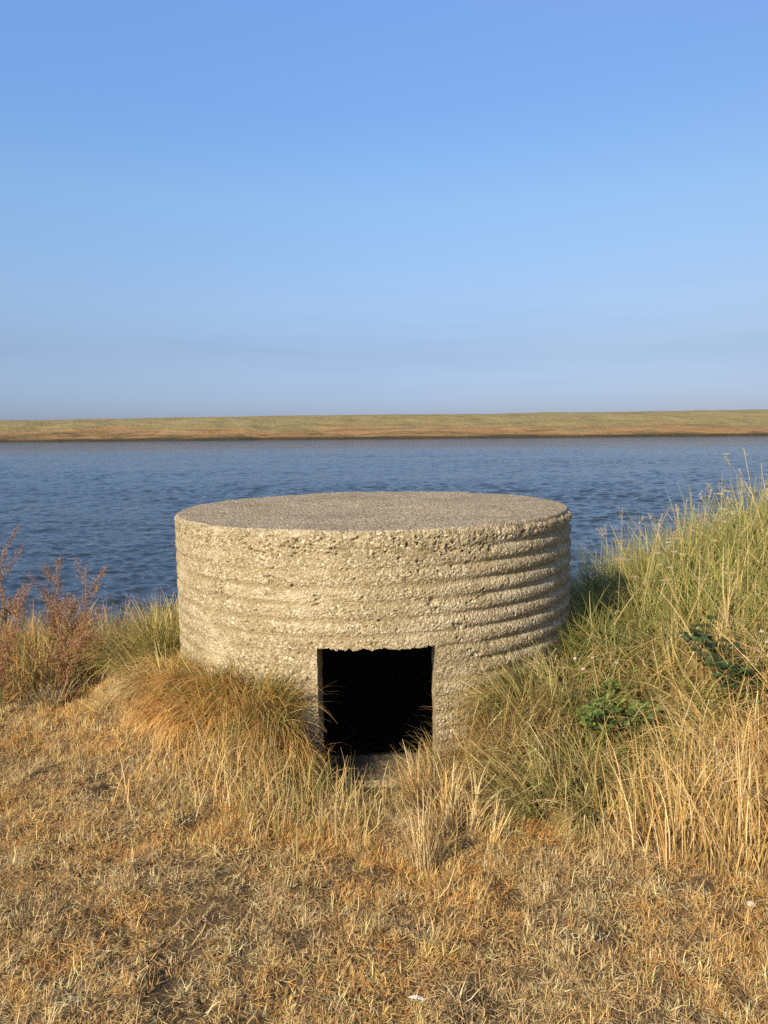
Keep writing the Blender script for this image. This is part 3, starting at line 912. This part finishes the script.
tussock('green hearted tussock against the right door jamb', wall_at(15.0, .12), .13, 2000, .16, .36, OLIVE + GREEN, STRAW + GOLD, lean_az=FWD, lean=.35, bend=(.7, .5))
tussock('brown withered tussock at the foot of the right wall', wall_at(25, .22), .18, 2300, .18, .42, BROWN + GOLD, GOLD + BROWN, lean_az=FWD, lean=.3, bend=(.7, .5))
p = at(436, 812)
tussock('golden straw tussock at the right corner of the doorway hollow', (p[0], p[1]), .11, 1100, .14, .34, GOLD + BROWN, STRAW + GOLD, spread=.2, bend=(.5, .4))
tussock('loose green tussock arching against the right wall', wall_at(38, .20), .22, 1800, .26, .50, GREEN + OLIVE, OLIVE + STRAW, lean_az=PI + .2, lean=.4, bend=(.9, .4), w=(.004, .008))
tussock('dark green tussock in the corner behind the right wall', wall_at(68, .20), .20, 1400, .22, .42, GREEN + DARKGREEN, OLIVE + GREEN, lean_az=PI + .5, lean=.2, bend=(.8, .4), w=(.004, .008))
p = at(560, 800)
tussock('yellow green sprawling tussock at the front of the right slope', (p[0], p[1]), .24, 1700, .22, .44, OLIVE + GREEN, STRAW + OLIVE, lean_az=PI + .3, lean=.4, bend=(.9, .4), w=(.004, .008))
p = at(462, 838)
tussock('thin straw tussock in front of the brown withered one', (p[0], p[1]), .14, 420, .12, .32, STRAW + GOLD, STRAW, spread=.15, bend=(.4, .4))
p = at(52, 705)
tussock('small pale tuft at the edge of the reddish weeds', (p[0], p[1]), .07, 260, .08, .18, STRAW, STRAW, spread=.4, bend=(.5, .3))
p = at(120, 700)
tussock('low straw tuft on the bare slope left of the golden tussock', (p[0], p[1]), .16, 420, .08, .20, BROWN + GOLD, STRAW, spread=.6, bend=(.6, .3))

# wispy straw stems in the hollow before the doorway (uncountable)
G = Geo()
n = 900
x = rng.normal(-.30, .34, n); y = rng.normal(3.26, .19, n)
k = (x > -1.1) & (x < .5) & (rng.random(n) < 1 - .75 * np.exp(-((x - .05) / .13) ** 2)) & off_pillbox(x, y); x, y = x[k], y[k]; n = len(x)
c = pick(STRAW + OLIVE, n)
G.blades(roots(x, y), rng.uniform(.07, .27, n), rng.uniform(0, 2 * PI, n), np.abs(rng.normal(.3, .25, n)), rng.normal(.5, .6, n), rng.uniform(.0026, .0050, n), c * .85, c, nseg=5, twist=1.5)
n = 260
x = rng.normal(.0, .24, n); y = rng.normal(3.38, .10, n)
k = off_pillbox(x, y); x, y = x[k], y[k]; n = len(x)
c = pick(BROWN, n)
G.blades(roots(x, y), rng.uniform(.05, .14, n), rng.uniform(0, 2 * PI, n), np.abs(rng.normal(.6, .3, n)), rng.normal(.4, .5, n), rng.uniform(.002, .0036, n), c * .85, c, nseg=5, twist=1.5, floor=True)
n = 620
x = rng.normal(-.72, .26, n); y = rng.normal(3.50, .13, n) + .12 * (-.72 - x)
k = off_pillbox(x, y); x, y = x[k], y[k]; n = len(x)
c = pick(STRAW + GOLD, n)
G.blades(roots(x, y), rng.uniform(.08, .30, n), rng.uniform(0, 2 * PI, n), np.abs(rng.normal(.3, .25, n)), rng.normal(.5, .6, n), rng.uniform(.0026, .0052, n), c * .88, c, nseg=5, twist=1.5)
n = 220
x = rng.normal(-.38, .09, n); y = rng.normal(3.50, .07, n)
k = off_pillbox(x, y); x, y = x[k], y[k]; n = len(x)
c = pick(OLIVE + GOLD + GREEN, n)
G.blades(roots(x, y), rng.uniform(.10, .27, n), rng.uniform(0, 2 * PI, n), np.abs(rng.normal(.25, .2, n)), rng.normal(.4, .5, n), rng.uniform(.0026, .0050, n), c * .85, c, nseg=5, twist=1.5)
t = G.build('straw_wisps', M_GRASS)
tag(t, 'thin pale straw stems standing in the hollow before the doorway', 'grass', kind='stuff')


# ------------------------------------------------------------------ reddish dock plants at the left
def curve_pts(p0, d, L, bendv, n=7):
    t = np.linspace(0, 1, n)[:, None]
    d = np.asarray(d, float); d /= np.linalg.norm(d)
    return np.asarray(p0) + d * L * t + np.asarray(bendv) * L * t * t


DOCK = [(.34, .18, .095), (.42, .235, .125), (.27, .14, .075), (.48, .31, .16), (.40, .25, .125), (.26, .17, .08), (.44, .25, .15)]


def dock(label, x, y, H, lean, nb, dense=1.0):
    z = ground(x, y)
    root = empty('dock_plant', (x, y, z))
    tag(root, label, 'weed', 'reddish dock weeds at the left')
    G = Geo()
    main = curve_pts((0, 0, 0), (lean[0], lean[1], 1), H, (lean[0] * .5, lean[1] * .5, -.05), 10)
    G.tube(main, .0045, .0018, (.30, .16, .085))
    heads = [(main[4:], .9)]
    for j in range(nb):
        f = .30 + .62 * j / nb + random.uniform(-.04, .04)
        i = min(int(f * 9), 8)
        p = main[i]
        a = random.uniform(0, 2 * PI)
        br = curve_pts(p, (math.cos(a) * .55, math.sin(a) * .55, .8), H * random.uniform(.22, .42) * (1.1 - f * .5), (math.cos(a) * .12, math.sin(a) * .12, .15), 7)
        heads.append((br, 1.0))
    G.build('stem', M_STEM, root)
    for pts, k in heads:
        H_ = Geo(); H_.tube(pts, .0022, .001, (.32, .17, .09), 4)
        m = int(100 * dense * k)
        u = rng.random(m) ** .8
        # whorls of seeds along the branch
        u = np.clip(np.round(u * 9) / 9 + rng.normal(0, .035, m), .12, 1)
        tt = u * (len(pts) - 1); i0 = np.minimum(tt.astype(int), len(pts) - 2); f = (tt - i0)[:, None]
        P = pts[i0] * (1 - f) + pts[i0 + 1] * f + rng.normal(0, .015, (m, 3)) * (1.3 - .7 * u[:, None])
        H_.flakes(P, np.full(m, .0055), pick(DOCK, m, .2))
        H_.build('seed_head', M_SEED, root)
    Lf = Geo()
    m = 14
    az = rng.uniform(0, 2 * PI, m)
    rt = np.stack([rng.normal(0, .02, m), rng.normal(0, .02, m), rng.uniform(0, H * .45, m)], -1)
    cl = pick([(.16, .15, .05), (.24, .14, .06), (.30, .20, .08)], m)
    Lf.blades(rt, rng.uniform(.10, .22, m), az, rng.uniform(.3, 1.0, m), rng.uniform(.4, 1.2, m), rng.uniform(.012, .028, m), cl, cl * 1.1, nseg=5, twist=.4)
    Lf.build('foliage', M_LEAF, root)
    return root


dock('tallest dark red dock weed, cut by the left edge of the view', -2.50, 5.00, 1.08, (-.03, 0), 10, 1.5)
dock('upright red brown dock weed with two spires, in front of the water', -2.27, 5.25, .84, (.01, 0), 9, 1.5)
dock('slim red dock spire nearest the middle of the weeds', -2.08, 5.20, .80, (.03, .02), 7, 1.3)
dock('straw tipped dock weed leaning over to the right towards the pillbox', -2.20, 4.75, .66, (.50, .05), 8, 1.3)
dock('low brown dock weed spreading over the edge of the turf', -2.02, 4.66, .46, (.30, -.05), 9, 1.4)
dock('bushy brown dock weed low down at the left edge', -2.32, 4.50, .52, (.1, -.08), 10, 1.4)
dock('short reddish dock weed behind the bushy one', -2.44, 4.85, .72, (.1, .05), 9, 1.4)
dock('brown dock weed low in the corner of the weeds, nearest the viewer', -2.30, 4.35, .40, (.12, -.1), 9, 1.4)
dock('straggling pale brown dock weed between the spires', -2.18, 5.05, .58, (.12, 0), 9, 1.3)
dock('small rusty dock weed where the weeds meet the turf', -1.92, 4.85, .40, (.15, -.1), 8, 1.3)
dock('broad rusty dock weed behind the low brown one', -2.12, 4.95, .62, (-.05, .03), 9, 1.4)

# ------------------------------------------------------------------ leafy bramble plants and small wildflowers
def leaf_shape(G, p, d, n_, L, col):
    """a toothed oval leaf with a folded midrib"""
    d = np.asarray(d, float); d /= np.linalg.norm(d)
    s = np.cross(d, n_); s /= np.linalg.norm(s) + 1e-9
    u = np.cross(s, d)
    prof = [(0, .05), (.18, .30), (.32, .38), (.42, .33), (.55, .36), (.68, .24), (.8, .22), (1, .0)]
    mid = [p + d * L * t - u * L * .16 * t * t for t, _ in prof]
    lf = [m + s * L * w_ + u * L * w_ * .22 for m, (t, w_) in zip(mid, prof)]
    rt = [m - s * L * w_ + u * L * w_ * .22 for m, (t, w_) in zip(mid, prof)]
    k = len(prof)
    V = np.array(mid + lf + rt)
    Q = [(i, i + 1, k + i + 1, k + i) for i in range(k - 1)] + [(i + 1, i, 2 * k + i, 2 * k + i + 1) for i in range(k - 1)]
    G.add(V, Q=np.array(Q), col=col)


def flower(p, r, parent, col=(.66, .58, .52), n_=None):
    G = Geo()
    nz = np.array((random.uniform(-.5, .1), random.uniform(-.9, -.2), .8)) if n_ is None else np.asarray(n_)
    nz = nz / np.linalg.norm(nz)
    a = np.cross(nz, (1, 0, .2)); a /= np.linalg.norm(a); b = np.cross(nz, a)
    for j in range(5):
        ph = 2 * PI * j / 5 + random.uniform(-.1, .1)
        d = a * math.cos(ph) + b * math.sin(ph) + nz * .25
        leaf_shape(G, np.asarray(p, float) + 0, d, nz, r, np.array(col) * random.uniform(.92, 1.05))
    G.flakes(np.asarray(p)[None] + rng.normal(0, r * .12, (14, 3)) + nz * r * .15, np.full(14, r * .10), np.tile((.55, .48, .20), (14, 1)))
    return G.build('flower', M_PETAL, parent)


def bramble(label, p, nl, size, fl, cols, spread=.15, hgt=.28):
    x, y = p[0], p[1]
    z = ground(x, y)
    root = empty('bramble', (x, y, z)); tag(root, label, 'bramble', 'flowering brambles in the tall grass')
    St, Lf = Geo(), Geo()
    tips = []
    for j in range(9):
        a = random.uniform(0, 2 * PI)
        pts = curve_pts((0, 0, 0), (math.cos(a) * .5, math.sin(a) * .5 - .18, 1), hgt * random.uniform(.8, 1.3), (math.cos(a) * .3, math.sin(a) * .3 - .15, -.15), 8)
        St.tube(pts, .003, .0015, (.20, .15, .07)); tips.append(pts)
    for j in range(nl):
        pts = random.choice(tips); q = pts[random.randint(2, 7)] + rng.normal(0, spread * .22, 3)
        d = np.array((random.gauss(0, .8), random.gauss(-.35, .7), random.gauss(.05, .35)))
        for off in (0, .9, -.9):          # three leaflets
            c_, s_ = math.cos(off), math.sin(off)
            dd = np.array((d[0] * c_ - d[1] * s_, d[0] * s_ + d[1] * c_, d[2]))
            leaf_shape(Lf, q + dd / (np.linalg.norm(dd) + 1e-6) * size * .15, dd, np.array((random.gauss(0, .25), random.gauss(-.3, .25), 1)), size * random.uniform(.8, 1.2), pick(cols, 1)[0])
    St.build('stem', M_STEM, root)
    Lf.build('foliage', M_LEAF, root)
    for (dx, dy, dz) in fl:
        q = np.array((dx, dy, dz))
        St2 = Geo(); St2.tube(curve_pts(q * np.array((.5, .5, .55)), q * .5 - np.array((0, 0, q[2] * .05)), np.linalg.norm(q) * .5, (0, 0, 0), 4), .0018, .0012, (.2, .2, .08)); St2.build('flower_stalk', M_STEM, root)
        flower(q, random.uniform(.009, .013), root)
    return root


LG = [(.11, .16, .04), (.15, .20, .05), (.25, .29, .075), (.07, .11, .03)]
LD = [(.030, .062, .022), (.040, .078, .026), (.055, .095, .03)]
pb = at(592, 722)
bramble('bright green bramble with pale blossoms in the middle of the slope, right of the pillbox', (pb[0], pb[1] - .10), 330, .030, [(-.06, -.10, .43), (.05, -.12, .41), (-.14, -.08, .42), (-.11, -.12, .38)], LG)
pb = at(752, 700)
bramble('dark leaved bramble with white blossom by the right edge', (pb[0], pb[1] - .06), 300, .036, [(.04, -.12, .50), (-.06, -.13, .42), (-.04, -.14, .37)], LD, spread=.22, hgt=.36)


def wildflower(label, x, y, H, lean, cols, nh):
    z = ground(x, y)
    root = empty('wildflower', (x, y, z)); tag(root, label, 'wildflower', 'wildflowers along the grassy crest')
    St = Geo(); main = curve_pts((0, 0, 0), (lean, -.05, 1), H, (lean * .4, 0, 0), 8)
    St.tube(main, .0026, .0012, (.24, .22, .09))
    heads = []
    for j in range(nh):
        a = random.uniform(0, 2 * PI); p = main[random.randint(4, 7)]
        br = curve_pts(p, (math.cos(a), math.sin(a), .9), random.uniform(.05, .12), (0, 0, .2), 4)
        St.tube(br, .0013, .0008, (.26, .24, .10)); heads.append(br[-1])
    St.build('stem', M_STEM, root)
    for q in heads:
        Fl = Geo(); m = 34
        P = q + np.stack([rng.normal(0, .011, m), rng.normal(0, .011, m), np.abs(rng.normal(0, .004, m))], -1)
        Fl.flakes(P, np.full(m, .0042), pick(cols, m)); Fl.build('flower_head', M_PETAL, root)
    Lf = Geo(); m = 8
    rt = np.stack([np.zeros(m), np.zeros(m), rng.uniform(.1, H * .7, m)], -1)
    rt[:, 0] = lean * rt[:, 2] * 1.1
    c = pick(GREEN, m); Lf.blades(rt, rng.uniform(.06, .12, m), rng.uniform(0, 2 * PI, m), rng.uniform(.4, 1, m), rng.uniform(.2, .8, m), rng.uniform(.006, .012, m), c, c, nseg=4)
    Lf.build('foliage', M_LEAF, root)


def crest(px, Yd):
    d = ray(px, 512); return d[0] / d[1] * Yd


CR, PK, YE = [(.72, .66, .50), (.66, .60, .46)], [(.62, .46, .38), (.55, .38, .32), (.66, .56, .46)], [(.60, .50, .24), (.66, .58, .34)]
for (lb, px, yd, H, ln, cc, nh) in (
        ('pale pinkish wildflower lowest on the crest, nearest the pillbox', 645, 4.9, .46, -.12, PK, 5),
        ('cream wildflower just above the pinkish one', 668, 4.8, .56, -.05, CR, 5),
        ('pink tinged wildflower half way up the crest', 684, 4.6, .62, -.12, PK, 4),
        ('cream headed wildflower reaching out to the left over the water', 690, 4.7, .78, -.22, CR, 3),
        ('yellowish wildflower tall on the crest near the right edge', 722, 4.5, .80, .02, YE, 5),
        ('thin straw coloured wildflower highest against the water', 746, 4.6, .92, -.10, YE, 3)):
    wildflower(lb, crest(px, yd), yd, H, ln, cc, nh)


# ------------------------------------------------------------------ small pale stones and a feather in the turf
def m_stone():
    m, nt, out = mat('chalky_stone')
    co = N_(nt, 'ShaderNodeTexCoord').outputs['Object']
    c = ramp(nt, noise(nt, co, 60, 4, .6), [(.3, (.40, .37, .34)), (.6, (.66, .64, .60)), (.8, (.78, .76, .72))])
    principled(nt, out, c, .8, .3, bump(nt, noise(nt, co, 120, 3), .4, .004))
    return m


M_STONE = m_stone()


def stone(label, px, py, s, group):
    p = at(px, py)
    u, v = np.meshgrid(np.linspace(0, 2 * PI, 18, endpoint=False), np.linspace(0.001, PI - .001, 12), indexing='ij')
    X_ = np.sin(v) * np.cos(u); Y_ = np.sin(v) * np.sin(u); Z_ = np.cos(v)
    k = 1 + .28 * fbm(X_ * 1.4 + px, Y_ * 1.4 + py, Z_ * 1.4, o=3, seed=5)
    V = np.stack([X_ * k * s, Y_ * k * s * .8, Z_ * k * s * .6], -1).reshape(-1, 3)
    o = link('stone', np_mesh('stone', V, grid_faces(18, 12, wrap=True)[:, ::-1], smooth=True), M_STONE)
    o.location = (p[0], p[1], p[2] + s * .45); o.rotation_euler = (0, 0, random.uniform(0, 6))
    tag(o, label, 'stone', group)


stone('white pebble lying in front of the tall grass at the right edge', 751, 906, .016, 'pale stones in the turf')

p = at(424, 1006)
G = Geo()
q = curve_pts((-.045, .012, .012), (1, .05, .25), .065, (0, -.35, -.35), 9)
G.tube(q, .0012, .0005, (.62, .58, .52))
t_ = np.linspace(0, 1, 9)
wd = .0055 * np.sin(PI * np.clip(t_ * .9 + .08, 0, 1)) ** .7
sd = np.stack([q[:, 0] * 0, np.ones(9), .35 * np.ones(9)], -1)
V = np.concatenate([q - sd * wd[:, None], q + [0, 0, .001], q + sd * wd[:, None]])
Q = [(i, i + 1, 10 + i, 9 + i) for i in range(8)] + [(9 + i, 10 + i, 19 + i, 18 + i) for i in range(8)]
G.add(V, Q=np.array(Q), col=(.78, .75, .70))
f = G.build('feather', M_PETAL); f.location = (p[0], p[1], p[2] + .006)
tag(f, 'small curled white feather caught in the turf at the bottom of the view', 'feather')

# ------------------------------------------------------------------ light
# the air over the lagoon is clearer and bluer than the plain sky model's
TINT = [(0, (.48, .55, .95)), (.04, (.45, .52, .83)), (.098, (.52, .535, .685)), (.158, (.70, .70, .80)), (.272, (.85, .94, 1.02)), (.373, (.86, 1.02, 1.23)), (.46, (.99, 1.14, 1.41)), (.75, (.55, .66, .88)), (1, (.42, .52, .72))]
wd = bpy.data.worlds.new('World'); S.world = wd; wd.use_nodes = True
nt = wd.node_tree; nt.nodes.clear()
sky = nt.nodes.new('ShaderNodeTexSky'); sky.sky_type = 'NISHITA'; sky.sun_disc = False
sky.sun_elevation = SUN_EL; sky.sun_rotation = math.atan2(SUN.x, SUN.y)
sky.altitude = 0; sky.air_density = 1.0; sky.dust_density = 1.0; sky.ozone_density = 2.0
bg = nt.nodes.new('ShaderNodeBackground'); bg.inputs['Strength'].default_value = .136
o = nt.nodes.new('ShaderNodeOutputWorld')
tc_ = nt.nodes.new('ShaderNodeTexCoord'); sp_ = nt.nodes.new('ShaderNodeSeparateXYZ'); nt.links.new(tc_.outputs['Generated'], sp_.inputs[0])
tint = ramp(nt, sp_.outputs['Z'], TINT)
skyc = mixc(nt, sky.outputs[0], tint, 1.0, 'MULTIPLY')
sidew = ramp(nt, math_(nt, 'MULTIPLY_ADD', sp_.outputs['X'], .5, .5), [(.27, (1.03, 1.06, 1.08)), (.5, (1, 1, 1)), (.73, (.95, .90, .86))])
skyc = mixc(nt, skyc, sidew, 1.0, 'MULTIPLY')
wisp = noise(nt, mapping(nt, tc_.outputs['Generated'], (2.2, 2.2, 26), (4.3, 0, .6)), 1.6, 4, .55, .3)
band = ramp(nt, sp_.outputs['Z'], [(.015, (0, 0, 0)), (.07, (1, 1, 1)), (.13, (.6, .6, .6)), (.24, (0, 0, 0))])
skyc = mixc(nt, skyc, mixc(nt, skyc, (.84, .87, .93), 1.0, 'MULTIPLY'), math_(nt, 'MULTIPLY', ramp(nt, wisp, [(.48, (0, 0, 0)), (.70, (.5, .5, .5))]), band))
nt.links.new(skyc, bg.inputs[0]); nt.links.new(bg.outputs[0], o.inputs[0])

ld = bpy.data.lights.new('sun', 'SUN'); ld.energy = 5.0; ld.angle = math.radians(.55); ld.color = (1.0, .83, .55)
lo = bpy.data.objects.new('sun', ld); C.objects.link(lo)
lo.rotation_euler = SUN.to_track_quat('Z', 'Y').to_euler(); lo.location = SUN * 30

# ------------------------------------------------------------------ camera
cd = bpy.data.cameras.new('camera'); co_ = bpy.data.objects.new('camera', cd); C.objects.link(co_)
cd.sensor_fit = 'VERTICAL'; cd.sensor_height = 36; cd.lens = 36 * FPX / 1024
cd.clip_start = .05; cd.clip_end = 6000
co_.matrix_world = CAM_M
S.camera = co_

S.view_settings.view_transform = 'Standard'; S.view_settings.look = 'None'
S.view_settings.exposure = 0.35; S.view_settings.gamma = 1.0
S.view_settings.use_curve_mapping = False
S.render.resolution_x, S.render.resolution_y = 768, 1024
S.cycles.max_bounces = 6
S.cycles.use_denoising = False
